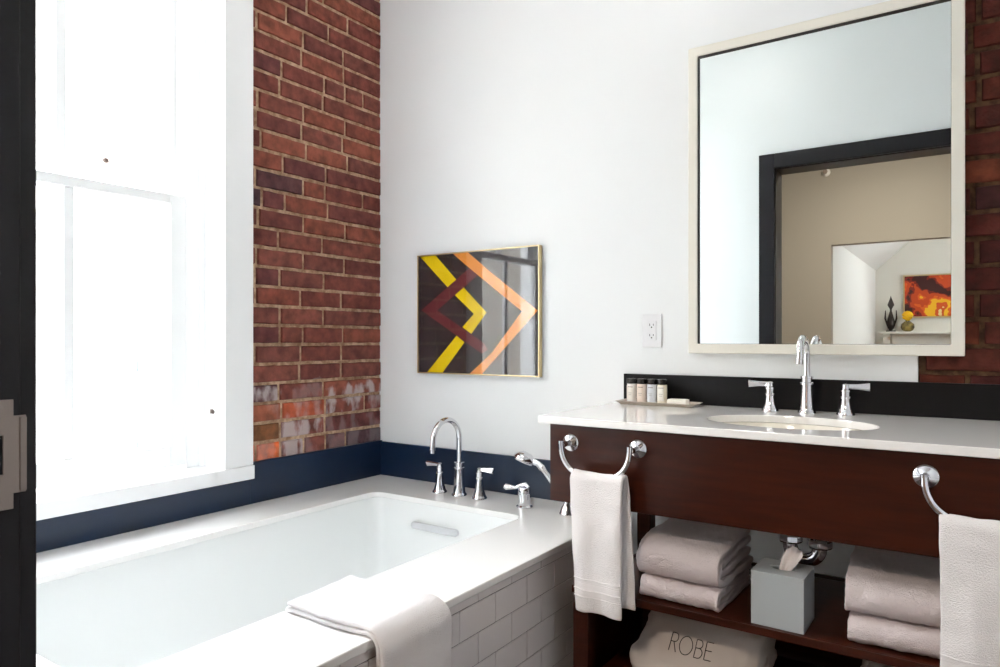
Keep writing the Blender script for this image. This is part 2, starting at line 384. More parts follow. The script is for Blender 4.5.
# ================================================================ HALL AND FAR ROOM (seen in the mirror)
HY = -3.06; OX0, OX1, OZ = -1.149, 0.9, 2.05
struct(MB().box(-4, 2.2, -8, YD0, -.1, 0).build('floor_hall', M['floor_wood']))
struct(MB().box(-4, 2.2, -8, YD0, HC, HC+.1).build('ceiling_hall', M['ceiling']))
struct(MB().plate([(-4,0),(OX0,0),(OX0,OZ),(OX1,OZ),(OX1,0),(2.2,0),(2.2,HC),(-4,HC)], [], HY-.12, HY, xz).build('wall_hall', M['beige']))
struct(MB().box(-4.1,-4,-8,YD0,0,HC).build('wall_hall_left', M['beige']))
struct(MB().plate([(-8,0),(YD0,0),(YD0,HC),(-8,HC)], [[(-6.1,1.2),(-4.8,1.2),(-4.8,2.3),(-6.1,2.3)]], 2.2, 2.3, lambda y,z,x: (x,y,z)).build('wall_hall_right', M['offwhite']))
W2 = struct(empty('added_window', (2.22,-5.45,1.2)))  # window added out of view to light the far room's left wall and slope
mb = MB()
for (a,b_,c,d) in ((-.65,-.59,0,1.1),(.59,.65,0,1.1),(-.59,.59,0,.06),(-.59,.59,1.04,1.1),(-.02,.02,.06,1.04)): mb.box(0,.06,a,b_,c,d)
mb.build('window_frame', M['white_paint'], W2)
for a,b_ in ((-.588,-.022),(.022,.588)): MB().box(.028,.032,a,b_,.062,1.038).build('glass_pane', M['glass'], W2)
struct(MB().box(-4,XL-.3,YD0,YD1,0,HC).build('wall_hall_front', M['beige']))
struct(MB().box(XR+.1,2.2,YD0,YD1,0,HC).build('wall_hall_front_right', M['beige']))
FY = -7.49
struct(MB().box(-1.6,2.2,FY-.1,FY,0,HC).build('wall_far', M['offwhite']))
struct(MB().box(-1.30,-1.20,FY,HY-.12,0,2.165).build('wall_far_left', M['ceiling']))  # whiter than the far wall: its stronger light is put into the paint
MBs = MB().plate([(-1.30,2.165),(-1.20,2.165),(-.30,3.0),(-.41,3.0),(-1.30,2.18)], [], FY, HY-.12, xz)
struct(MBs.build('ceiling_slope', M['ceiling']))
# mantel shelf
ms = empty('mantel_shelf', (-.2, FY, 1.19)); tag(ms, 'white mantel shelf on bracket seen in mirror below orange painting', 'shelf')
MB().box(-.95,1.0,0,.26,0,.035,bev=.006).build('shelf_board', M['offwhite'], ms)
for bx in (-.84,.85):
    mb = MB(); mb.plate([(0,0),(.15,0),(.15,-.05),(.09,-.09),(.07,-.2),(0,-.2)], [], bx-.05, bx+.05, lambda y,z,x: (x,y,z)); mb.build('bracket', M['offwhite'], ms, bevel=.004)
mb = MB(); mb.box(-.78,.78,0,.03,-.28,-.0); mb.build('frieze_board', M['offwhite'], ms, bevel=.004)
pt = empty('painting', (-.25, FY, 1.75)); tag(pt, 'orange red and yellow abstract painting above the mantel, reflected in mirror', 'painting')
MB().box(-.56,.75,.002,.03,-.30,.30).build('canvas', M['abstract'], pt)
mb = MB()
for (a,b_,c,d) in ((-.58,-.56,-.32,.32),(.75,.77,-.32,.32),(-.56,.75,.30,.32),(-.56,.75,-.32,-.30)): mb.box(a,b_,.0,.04,c,d)
mb.build('painting_frame', M['brass'], pt)
sp = empty('sculpture', (-.985, FY+.1, 1.225)); tag(sp, 'slender dark carved figure standing at left end of mantel shelf', 'sculpture')
MB().box(-.06,.06,-.05,.05,0,.02,bev=.004).build('plinth', M['bronze'], sp)
MB().lathe([(.02,.02),(.045,.06),(.055,.14),(.03,.25),(.014,.31),(.014,.34),(.045,.40),(.038,.43),(.012,.50),(.002,.54)], n=20).build('carved_body', M['bronze'], sp, smooth=50)
mb = MB()
for s in (-1,1): mb.tube([(s*.04,0,.08),(s*.075,0,.2),(s*.07,0,.32)],[.012,.012,.006],8)
mb.build('carved_wing', M['bronze'], sp, smooth=50)
vz = MB().lathe([(.03,0),(.07,.02),(.09,.06),(.085,.11),(.05,.14),(.045,.15),(.04,.14)], n=24).build('vase', M['bowl'], loc=(-.765, FY+.14, 1.225), smooth=50)
tag(vz, 'squat mottled olive vase on the mantel shelf under the painting', 'vase')
bq = empty('flower_bunch', (-.765, FY+.14, 1.372)); tag(bq, 'round ball of yellow flowers in the mottled vase', 'flowers')
mb = MB()
for k in range(60):
    d = Vector((random.gauss(0,1),random.gauss(0,1),random.gauss(0,1))).normalized(); c = Vector((0.0,0,.085))+d*.062
    mb.lathe([(0,-.018),(.016,-.012),(.022,0),(.014,.012),(0,.014)], c, d, 8)
mb.build('blossom', M['petal'], bq, smooth=60)
mb = MB()
for k in range(5): mb.tube([(math.cos(k)*.02,math.sin(k)*.02,-.05),(math.cos(k)*.03,math.sin(k)*.03,.06)],.003,6)
mb.build('stem', mat('stem green', (70,110,50), .6), bq)
def added_ceiling_light(x, y, m, label, r=.22):
    e = empty('added_ceiling_light', (x,y,HC)); tag(e, label, 'added ceiling light')
    MB().lathe([(0,0),(r+.02,0),(r+.02,-.03),(r,-.04),(r,-.02),(0,-.02)], n=40).build('rim', M['nickel'], e, smooth=40)
    MB().lathe([(0,-.022),(r-.002,-.022),(r-.01,-.05),(r*.6,-.08),(0,-.09)], n=40).build('diffuser', m, e, smooth=60)
added_ceiling_light(-.6, -1.5, M['fill_lamp'], 'unseen round ceiling light added to light the hallway behind the doorway')  # unseen lamp added to light the hall and fill through the doorway
added_ceiling_light(.3, -5.4, M['fill_lamp2'], 'unseen round ceiling light added to brighten the room with the mantel shelf', .3)  # unseen lamp added to brighten the far room
M['fill_lamp3'] = M['fill_lamp'].copy(); M['fill_lamp3'].node_tree.nodes['Principled BSDF'].inputs['Emission Strength'].default_value = 5
M['fill_lamp3'].node_tree.nodes['Principled BSDF'].inputs['Emission Color'].default_value = (1.0, 0.95, 0.90, 1)
added_ceiling_light(-1.15, 1.25, M['fill_lamp3'], 'unseen round ceiling light added as fill over the bathroom floor beside the tub', .22)  # dim lamp added out of view to even out the bathroom's brightness
sk = empty('wall_fitting', (-1.194, HY, 2.78)); tag(sk, 'small white sprinkler head high on beige hallway wall, reflected in mirror', 'fitting')  # white disc and stub for a small pale mark on the wall
MB().lathe([(0,0),(.04,0),(.035,.012),(.015,.015),(.012,.05),(0,.052)], (0,0,0), (0,1,0), 20).build('escutcheon', M['plastic'], sk, smooth=40)
MB().lathe([(0,0),(.022,0),(.022,.003),(0,.003)], (0,.06,0), (0,1,0), 16).build('front_disc', M['nickel'], sk)

# ================================================================ OUTSIDE
st = MB().box(-40,-2.9,-25,25,-4.2,-4.0).build('street', M['street']); struct(st)
bd = empty('building', (-15, 4, -4)); tag(bd, 'pale facade across the street beyond the window, seen in picture glass', 'building')
MB().box(-4,0,-14,14,0,7.2).build('wall', M['facade'], bd)
MB().box(-4,.35,-14.2,14.2,7.2,7.6).build('cornice', M['facade'], bd)
wn = None
for iz in range(2):
    for iy in range(7):
        y = -12+iy*4; z = 1.2+iz*3.2
        f_ = MB(); f_.box(0,.06,-.75,.75,0,1.8)
        if wn is None:
            mb = MB(); 
            for (a,b_,c,d) in ((-.8,-.68,-.1,1.9),(.68,.8,-.1,1.9),(-.68,.68,1.8,1.9),(-.68,.68,-.1,0),(-.03,.03,0,1.8)): mb.box(0,.1,a,b_,c,d)
            wn = mb.build('window', M['white_paint'], bd, (0,y,z)); MB().box(0,.05,-.68,.68,0,1.8).build('pane', M['facade_dark'], wn)
        else:
            c = copy_tree(wn, bd); c.location = (0,y,z)

# ================================================================ BATHTUB AND DECK
TX0, TX1, TY0, TY1 = -1.972, -1.272, .600, 2.012
sur = empty('tub_surround', ((XL+XT)/2, 1.3, 0)); tag(sur, 'white tub deck with subway tiled front panel under the window', 'tub surround')
ox, oy = sur.location.x, sur.location.y
outer = [(XL+.001-ox, YD1+.019-oy),(XT+.006-ox,YD1+.019-oy),(XT+.006-ox,YB-.001-oy),(XL+.001-ox,YB-.001-oy)]
MB().plate(outer, [[(x-ox,y-oy) for x,y in rrect(TX0,TX1,TY0,TY1,.045,8)]], .472, ZD).build('deck_slab', M['quartz'], sur, bevel=.003)
# tiled front
mb = MB(); mb.box(XT-.06-ox, XT-.0015-ox, YD1+.019-oy, YB-.002-oy, 0, .472)
mb.build('front_panel', M['grout'], sur)
tl = MB(); row = 0; zt = .450+.0768
while zt > 0.01:
    z1, z0 = min(zt-.001,.4715), max(zt-.0768+.001, .001)
    offs = 1.311 + (0 if row % 2 else .0758)
    y = offs-.1517*8
    while y < YB:
        a, b_ = max(y+.001, YD1+.02), min(y+.1517-.001, YB-.003)
        if b_-a > .01: tl.box(XT-.006-ox, XT+.0005-ox, a-oy, b_-oy, z0, z1, bev=.0012)
        y += .1517
    zt -= .0768; row += 1
tl.build('subway_tiles', M['tile'], sur)
tb = empty('bathtub', ((TX0+TX1)/2, (TY0+TY1)/2, 0)); tag(tb, 'long white undermount bathtub set in the deck below the window', 'bathtub')
bx, by = tb.location.x, tb.location.y
def tub_loops():
    L = []
    prof = [(-.030,.4710,.05),(.004,.4715,.05),(.000,.455,.05),(-.004,.43,.052),(-.015,.33,.06),(-.03,.2,.08),(-.05,.12,.11),(-.09,.075,.13),(-.16,.06,.15)]
    prof[0] = (.04,.4710,.06)
    for d, z, r in prof:
        k = max(0,(.47-z)/.41)
        L.append([(x-bx,y-by,z) for x,y in rrect(TX0-d, TX1+d, TY0-d+.16*k, TY1+d-.015*k, r, 8)])
    return L
L = tub_loops(); mb = MB(); N = len(L[0]); vs_ = [p for lp in L for p in lp]
fs_ = [(i*N+k, i*N+(k+1)%N, (i+1)*N+(k+1)%N, (i+1)*N+k) for i in range(len(L)-1) for k in range(N)]
fs_.append(tuple((len(L)-1)*N+k for k in range(N)))
# outer shell
L2 = [[(x-bx,y-by,z) for x,y in rrect(TX0-d,TX1+d,TY0-d,TY1+d,.06,8)] for d,z in ((.04,.4710),(.035,.44),(.02,.2),(-.02,.05),(-.1,.03))]
o2 = len(vs_); vs_ += [p for lp in L2 for p in lp]
fs_ += [(o2+i*N+k, o2+i*N+(k+1)%N, o2+(i+1)*N+(k+1)%N, o2+(i+1)*N+k) for i in range(len(L2)-1) for k in range(N)]
fs_.append(tuple(o2+(len(L2)-1)*N+k for k in range(N)))
mb.add(vs_, fs_).build('basin', M['acrylic'], tb, smooth=60)
mb = MB()
lp = rrect(-.112,.112,-.0125,.0125,.0124,8)
mb.plate(lp, [], 0, .010, lambda x,z,y: (x,-y,z)); o = mb.build('overflow', M['chrome'], tb, (-1.655-bx, 2.000-by, .394), bevel=.003, smooth=40)
MB().lathe([(0,0),(.035,0),(.035,.004),(.028,.008),(0,.01)], (-1.62-bx, 1.75-by, .0605)).build('drain', M['chrome'], tb, smooth=40)

# ---------------------------------------------------------------- chrome fittings
def flared_base(mb, c, r0, r1, h, rb=None):
    """bell-shaped escutcheon and tapered body, then a stepped collar"""
    rb = rb or r0*1.2
    mb.lathe([(0,0),(rb,0),(rb,.004),(rb*.92,.007),(r0,.010),(r0*.94,.014),(r1+(r0-r1)*.45,h*.45),(r1,h),(r1*1.22,h+.001),(r1*1.22,h+.006),(r1*1.02,h+.008),(r1*1.02,h+.02),(r1*1.18,h+.021),(r1*1.18,h+.026),(0,h+.027)], c)
def spout_part(name, parent, c, h, arc_r, drop, r=.0105):
    mb = MB(); x, y, z = c
    pts = [(x,y,z+h-.03)]+[(x,y,z+h-arc_r*1.0+.0)]
    top = z+h-arc_r
    pts = [(x,y,z+.05),(x,y,(z+.05+top)/2)]+[(x, y-arc_r+arc_r*math.cos(t), top+arc_r*math.sin(t)) for t in [PI*k/24*1.0 for k in range(25)]]
    e = pts[-1]; pts += [(x,e[1]-.002,e[2]-drop*.5),(x,e[1]-.003,e[2]-drop)]
    rs = [r]*(len(pts)-3)+[r*.98,r*.98,r*.98]
    mb.tube(pts, rs, 20)
    e = pts[-1]; mb.lathe([(r*.7,0),(r*1.12,0),(r*1.12,.012),(r*.9,.013)], (e[0],e[1],e[2]-.004), (0,0,1), 20)
    return mb.build(name, M['chrome'], parent, smooth=40)
def lever(name, parent, c, dx, dy, ln=.062, rise=.0, w0=.006, w1=.0105):
    """flat flaring lever with a hub"""
    mb = MB(); x, y, z = c; d = Vector((dx,dy,0)).normalized(); s = Vector((-d.y,d.x,0))
    mb.lathe([(0,0),(.0095,0),(.0105,.008),(.0095,.018),(.006,.021),(0,.022)], (x,y,z-.002))
    cs = []
    for t, hw, hh in ((0,.005,.004),(.2,w0,.0035),(.5,w0*1.15,.003),(.85,w1*.92,.0036),(1,w1,.0045)):
        p = Vector((x,y,z+.012))+d*(ln*t)+Vector((0,0,rise*t)); tw = 0.35 if True else 0
        a = s*hw*math.cos(1.0)+Vector((0,0,hw*math.sin(1.0))); b_ = Vector((0,0,hh))*math.cos(1.0)-s*hh*math.sin(1.0)
        cs.append([p-a-b_, p+a-b_, p+a+b_, p-a+b_])
    vs = [q for c_ in cs for q in c_]; n_ = len(cs)
    fs = [(i*4+k, i*4+(k+1)%4, (i+1)*4+(k+1)%4, (i+1)*4+k) for i in range(n_-1) for k in range(4)]+[(0,1,2,3),tuple((n_-1)*4+k for k in range(4))]
    mb.add(vs, fs)
    return mb.build(name, M['chrome'], parent, smooth=35)
def faucet_set(root, xs, hb, ry, h, arc_r, drop, hub_z, r=.0105, base_r=.021):
    mb = MB(); flared_base(mb, (0,0,0), base_r, r*1.62, hb-.012); mb.build('spout_base', M['chrome'], root, smooth=40)
    spout_part('spout', root, (0,0,0), h, arc_r, drop, r)
    for s, x in ((-1,xs[0]),(1,xs[1])):
        m2 = MB(); flared_base(m2, (x,ry,0), base_r*.98, .0122, hub_z-.024, base_r*1.16); hbse = m2.build('handle_base', M['chrome'], root, smooth=40)
        lever('lever', hbse, (x,ry,hub_z), s, -.12 if s<0 else .1)
tf = empty('tub_faucet', (-1.652, 2.142, ZD)); tag(tf, 'tall chrome gooseneck faucet with two levers on the tub deck', 'faucet')
faucet_set(tf, (-.098,.098), .115, 0, .302, .080, .032, .098, .0108, .0255)
sf = empty('sink_faucet', (-.400, 2.203, ZC)); tag(sf, 'chrome gooseneck faucet with two levers behind the vanity sink', 'faucet')
faucet_set(sf, (-.104,.104), .095, 0, .222, .052, .018, .070, .0095, .021)
dv = empty('tub_diverter', (-1.338, 2.122, ZD)); tag(dv, 'short chrome diverter valve with lever, right of the tub faucet', 'valve')
MB().lathe([(0,0),(.030,0),(.030,.004),(.026,.007),(.0235,.009),(.0235,.045),(.0245,.046),(.0245,.049),(.0235,.05),(.0235,.066),(.021,.071),(0,.073)], n=36).build('valve_body', M['chrome'], dv, smooth=35)
mb = MB(); mb.tube([(.018,0,.074),(.005,0,.083),(-.015,0,.078),(-.035,-.006,.068),(-.055,-.012,.068),(-.07,-.016,.069),(-.078,-.018,.068)],[.005,.008,.007,.006,.0095,.012,.006],14)
mb.build('lever', M['chrome'], dv, smooth=50)
hs = empty('hand_shower', (-1.162, 2.121, ZD)); tag(hs, 'chrome hand shower leaning in its holder at the tub deck corner', 'hand shower')
MB().lathe([(0,0),(.027,0),(.027,.004),(.024,.008),(.020,.022),(.012,.034),(.011,.044),(0,.046)]).build('holder_base', M['chrome'], hs, smooth=40)
MB().tube([(0,0,.03),(0,-.002,.05),(-.012,-.003,.062)],.010,14).build('holder', M['chrome'], hs, smooth=40)
mb = MB(); mb.tube([(.008,0,.036),(-.02,0,.066),(-.06,0,.106),(-.09,0,.138),(-.103,0,.152)],[.009,.0105,.010,.009,.012],16)
mb.build('handle', M['chrome'], hs, smooth=40)
hd = Vector((-.55,-.1,-.83)).normalized()
mb = MB(); mb.tube([(-.100,0,.148),(-.118,0,.163),(-.135,0,.168)],[.013,.010,.012],14)
c0 = Vector((-.172,-.002,.178)); mb.lathe([(0,-.022),(.018,-.022),(.034,-.012),(.042,.0),(.042,.008),(.038,.012),(0,.013)], c0, Vector((-.30,-.25,-.9)), 28)
mb.build('shower_head', M['chrome'], hs, smooth=40)
mb = MB(); mb.lathe([(0,.0132),(.034,.0132),(.033,.0150),(0,.0152)], c0, Vector((-.30,-.25,-.9)), 28)
mb.build('spray_face', M['plastic'], hs)

# ================================================================ VANITY
VX0, VX1 = -.995, .205; VYF = 1.715
vn = empty('vanity_cabinet', ((VX0+VX1)/2, 1.98, 0)); tag(vn, 'dark espresso wood vanity stand with deep apron and open shelves', 'vanity')
vx, vy = vn.location.x, vn.location.y
def vb(name, boxes, bev=.002):
    mb = MB()
    for (x0,x1,y0,y1,z0,z1) in boxes: mb.box(x0-vx,x1-vx,y0-vy,y1-vy,z0,z1)
    return mb.build(name, M['wood'], vn, bevel=bev)
vb('apron', [(VX0,VX1,VYF,VYF+.02,.642,.863)])
vb('back_panel', [(-.93,.14,2.237,2.249,.02,.400)])
vb('lower_side_panel', [(-.925,-.913,1.782,2.19,.0,.387)]); vb('lower_side_panel', [(.123,.135,1.782,2.19,.0,.387)])
vb('side_panel', [(VX0,VX0+.02,VYF+.02,YB-.004,.642,.863)]); vb('side_panel', [(VX1-.02,VX1,VYF+.02,YB-.004,.642,.863)])
for lx in (-.931, .094):
    vb('leg', [(lx,lx+.047,1.735,1.782,0,.863)]); vb('leg', [(lx,lx+.047,2.19,2.237,0,.863)])
ZS = .407
vb('shelf', [(-.931,.141,1.728,1.735,ZS-.02,ZS),(-.884,.094,1.735,2.19,ZS-.02,ZS)], .001)
vb('shelf', [(-.931,.141,1.728,1.735,.125,.15),(-.884,.094,1.735,2.19,.125,.15)], .001)
ct = MB().plate([(-1.02,VYF-.027),(.235,VYF-.027),(.235,YB-.001),(-1.02,YB-.001)],
    [[(-.395+.21*math.cos(2*PI*k/64), 1.932+.148*math.sin(2*PI*k/64)) for k in range(64)]], .8635, ZC).build('countertop', M['quartz'], bevel=.0025)
tag(ct, 'white quartz countertop with an oval sink cutout on the vanity', 'countertop')
bs = MB().box(-1.014,.235,YB-.014,YB-.0005,ZC+.0005,.981).build('backsplash', M['black'], bevel=.0015)
tag(bs, 'low black backsplash strip along the wall behind the vanity countertop', 'backsplash')
sk = empty('sink', (-.395,1.932,.863)); tag(sk, 'oval white undermount sink in the vanity countertop', 'sink')
mb = MB(); pr = [(.25,.185,-.0005),(.213,.151,-.0005),(.209,.147,-.010),(.19,.133,-.06),(.15,.10,-.115),(.08,.055,-.14),(.022,.022,-.146),(.022,.022,-.156),(.09,.065,-.152),(.165,.115,-.125),(.205,.145,-.06),(.222,.16,-.012),(.25,.185,-.010)]
vs = [(a*math.cos(2*PI*k/48), b_*math.sin(2*PI*k/48), z) for a,b_,z in pr for k in range(48)]; n_ = len(pr)
fs = [(i*48+k,i*48+(k+1)%48,((i+1)%n_)*48+(k+1)%48,((i+1)%n_)*48+k) for i in range(n_) for k in range(48)]
mb.add(vs, fs).build('basin', M['china'], sk, smooth=50)
MB().lathe([(0,-.142),(.024,-.143),(.024,-.1435),(.02,-.148),(0,-.149)]).build('drain', M['chrome'], sk, smooth=40)
# chrome trap under the sink
tp = empty('sink_trap', (-.385,2.0,.70)); tag(tp, 'chrome drain trap under the vanity behind the tissue box', 'pipe')
mb = MB(); mb.tube([(-.01,-.05,.006),(-.01,-.05,-.125)],.016,18)
u = [(-.01,-.05,-.12)]+[(.026-.036*math.cos(t), -.05, -.14-.036*math.sin(t)) for t in [PI*k/14 for k in range(15)]]+[(.062,-.05,-.12)]
mb.tube(u,.019,18); mb.tube([(.062,-.05,-.13),(.062,-.045,-.11),(.062,-.03,-.10),(.062,.26,-.095)],.016,18); mb.build('trap_pipe', M['chrome'], tp, smooth=50)
for c,a in (((-.01,-.05,-.135),(0,0,1)),((.062,-.05,-.14),(0,0,1)),((.062,-.02,-.10),(0,1,0))):
    MB().lathe([(.017,0),(.028,0),(.031,.004),(.031,.018),(.028,.022),(.017,.022)], c, a, 8).build('slip_nut', M['chrome'], tp)
MB().lathe([(.016,0),(.036,0),(.034,.006),(.020,.012),(.016,.012)], (.062,.279,-.095), (0,-1,0), 24).build('wall_flange', M['chrome'], tp, smooth=40)
vlv = empty('supply_valve', (-.20, YB, .60)); tag(vlv, 'chrome shutoff valve on the wall under the vanity', 'valve')
MB().lathe([(0,0),(.03,0),(.028,.006),(.010,.012),(.010,.05),(.014,.052),(.014,.085),(0,.087)], (0,0,0), (0,-1,0), 20).build('valve_body', M['chrome'], vlv, smooth=40)
MB().lathe([(0,0),(.020,.001),(.022,.006),(.020,.012),(0,.013)], (0,-.087,0), (0,-1,0), 8).build('handwheel', M['chrome'], vlv)
MB().tube([(0,-.068,.0),(0,-.068,.06),(.0,-.062,.15),(.0,-.058,.26)],.006,10).build('riser', M['chrome'], vlv, smooth=40)

# ---------------------------------------------------------------- towel rings and hand towels
def towel_ring():
    e = empty('towel_ring')
    for s in (-1,1):
        x = s*.1005
        MB().lathe([(0,0),(.0245,0),(.0245,.003),(.021,.007),(.010,.010),(.008,.012),(.008,.052),(0,.054)], (x,0,0), (0,-1,0), 28).build('mount', M['chrome'], e, smooth=35)
    pts = []
    a, bb = .101, .094
    for k in range(41):
        t = PI*k/40; cx, sx = math.cos(t), math.sin(t)
        pts.append((-a*math.copysign(abs(cx)**.85, cx), -.056, .012-bb*sx**.8))
    MB().tube(pts, .0075, 16).build('ring_bar', M['chrome'], e, smooth=50)
    return e
rg = towel_ring(); rg.location = (-.8265, VYF, .812); tag(rg, 'chrome curved towel bar at the left end of the vanity apron', 'towel ring', 'towel rings on the vanity apron')
r2 = copy_tree(rg); r2.location = (.0235, VYF, .812); r2['label'] = 'chrome curved towel bar at the right edge of the photo'

def hand_towel(x0, x1, name, label, zbot, zback, seed, top, wb0, wb1, back_dx=.012):
    """one towel doubled over the bar: up the back, over, down the front"""
    e = empty(name, ((x0+x1)/2, VYF-.056, top)); tag(e, label, 'towel', 'hand towels hung from the curved bars')
    w0 = (x1-x0)
    def fn(s, u):
        # s: 0 back bottom .. 0.42 top .. 1 front bottom
        yb = .010; r_ = .017
        if s < .44:
            t = s/.44; z = zback+(top-zback)*t; y = VYF-.056+.017+.004*math.sin(t*3)
        elif s < .56:
            a = PI*(s-.44)/.12; z = top+r_*math.sin(a); y = VYF-.056+r_*math.cos(a)
        else:
            t = (s-.56)/.44; z = top+(zbot-top)*t; y = VYF-.056-.017-.010*math.sin(min(1,t*1.3)*PI/2)
        k = min(1,max(0,(top-z)/.36)); ff = 1 if s > .5 else 0
        ww = w0*(1-k)+(wb1-wb0)*k; xc = (x0+x1)/2*(1-k)+(wb0+wb1)/2*k + (0 if ff else back_dx*k)
        x = xc+(u-.5)*ww
        sag = -.016*math.cos((u-.5)*PI)*(1-k)*0 
        dip = (-.010*(1-(2*u-1)**2))*(1-k)+.002
        z += dip*.4
        p = (x,y,z); yo = .007*nz((x,0,z*.45),13,seed)+.004*nz((x,0,z),28,seed+2)
        yo += (.006*math.sin(u*PI*3+seed)*(.3+k*.7)) * (1 if ff else .5)
        if not ff: yo = abs(yo)*.5
        elif yo > 0: yo *= .5
        ex = .003*nz((0,s*5,u*3),3,seed)
        return (x+ex-e.location.x, y+yo-e.location.y, z+.002*nz(p,40,seed)-top)
    mb = sheet(fn, 72, 26)
    o = mb.build('terry_cloth', [M['terry'],M['terry_band']], e, smooth=180, solid=.009, subsurf=1)
    ns, nu = 72, 26
    for p in o.data.polygons:
        i = max(v//(nu+1) for v in p.vertices) if False else None
    for p in o.data.polygons:
        z = p.center.z+top
        if p.center.y < .0 and (zbot+.045 < z < zbot+.085) : p.material_index = 1
    # raised ridges that frame the woven band
    rb = MB()
    for zz in (zbot+.042, zbot+.060, zbot+.088):
        s_ = .56+.44*(top-zz)/(top-zbot)
        pts = [Vector(fn(s_, j/26))+Vector((0,-.0045,0)) for j in range(27)]; rb.tube(pts, .0018, 6)
    rb.build('band_ridge', M['terry'], e, smooth=60)
    return e
hand_towel(-.890, -.737, 'hand_towel', 'white hand towel hanging from the curved bar at the vanity left end', .382, .396, 3, .729, -.866, -.735, .020)
hand_towel(-.050, .105, 'hand_towel', 'white hand towel at the right photo edge over the vanity apron', .385, .390, 8, .729, -.050, .112, .0)

# ---------------------------------------------------------------- folded bath towels
def folded_towel(name, w_, d, h, seed, loc, rz, label, slope=0.0, layers=3):
    e = empty(name, loc, rz); tag(e, label, 'towel', 'folded bath towels on the vanity shelf')
    def wrap(o0, hh, dd, t):
        """fold path in y-z: bottom back -> front -> top back, offset inwards by o0"""
        r_ = hh/2-o0-t/2; pts = []; zc = hh/2
        for k in range(9): pts.append((dd-.002-o0*.3-(dd-r_-o0-.004)*k/8, zc-r_))
        for k in range(1,12): a = -PI/2-PI*k/12; pts.append((o0+r_+t/2+r_*math.cos(a), zc+r_*math.sin(a)))
        for k in range(9): pts.append((o0+r_+t/2+(dd-r_-o0-.004-.002*k)*k/8, zc+r_))
        return pts
    t = h/ (2*layers) *.92
    for li in range(layers):
        pts = wrap(li*h/(2*layers), h, d*(1-.02*li), t)
        def fn(s, u):
            q = s*(len(pts)-1); i = min(int(q), len(pts)-2); fr = q-i
            y = pts[i][0]*(1-fr)+pts[i+1][0]*fr; z = pts[i][1]*(1-fr)+pts[i+1][1]*fr
            x = (u-.5)*(w_-.006*li)
            edge = (abs(2*u-1))**6
            zk = z/h
            z2 = z + zk*slope*y/d*1.0 - zk*edge*.004 
            am = .005*(.25+zk)
            z2 += am*nz((x,y,z),11,seed) ; y2 = y + .004*nz((x,z,y),14,seed+1); x2 = x+.005*nz((z*2,y,x*.3),16,seed+li)
            x2 += .0022*nz((x,y,z),90,seed+4); y2 += .0025*nz((x,y,z),75,seed+5); z2 += .0025*nz((x,y,z),80,seed+6)
            return (x2, y2, max(z2, t/2+.0005))
        o = sheet(fn, 90, 56).build('terry_fold', M['terry_blush'], e, smooth=180, solid=t*.97, subsurf=1)
    return e
folded_towel('bath_towel', .215, .30, .056, 1, (-.632,1.745,ZS), -.04, 'white folded bath towel under another, left of the tissue box', layers=2)
folded_towel('bath_towel', .225, .29, .092, 2, (-.636,1.742,ZS+.057), -.06, 'plump folded bath towel topping the stack left of the tissue box', .035, layers=2)
folded_towel('bath_towel', .25, .30, .064, 5, (-.106,1.748,ZS), .02, 'white folded bath towel at the bottom of the right stack', layers=2)
folded_towel('bath_towel', .255, .29, .080, 6, (-.112,1.744,ZS+.067), .03, 'folded bath towel on top of the right stack beside the tissue box', .03, layers=2)

# ---------------------------------------------------------------- tissue box
tx = empty('tissue_box', (-.382, 1.803, ZS), -.02); tag(tx, 'pale grey cube tissue box cover on the vanity shelf', 'tissue box')
mb = MB(); hw = .0605
mb.box(-hw,hw,-hw,-hw+.004,0,.130); mb.box(-hw,hw,hw-.004,hw,0,.130); mb.box(-hw,-hw+.004,-hw+.004,hw-.004,0,.130); mb.box(hw-.004,hw,-hw+.004,hw-.004,0,.130)
mb.plate([(-hw+.004,-hw+.004),(hw-.004,-hw+.004),(hw-.004,hw-.004),(-hw+.004,hw-.004)],[[(.030*math.cos(2*PI*k/32),.018*math.sin(2*PI*k/32)) for k in range(32)]],.125,.130)
mb.build('cover', M['box'], tx, bevel=.0008)
MB().box(-.054,.054,-.054,.054,.001,.10).build('shade_block', M['dark'], tx)  # near-black block paints the shade inside the cover's opening
def tis(s, u):
    z = .10+.085*s+.004*nz((u*3,s*3,0),2); sp = .35+.65*min(1,s*1.3)
    a = (u-.5)*2.2; x = .024*sp*math.sin(a)+.034*s+.001*math.sin(u*25)*s; y = .016*(math.cos(a)-.6)*sp+.0025*math.sin(u*14+s*2)
    return (x-.008, y, z-.015*(2*u-1)**2*s)
sheet(tis, 14, 40).build('tissue', M['tissue'], tx, smooth=180, solid=.0012, subsurf=1)

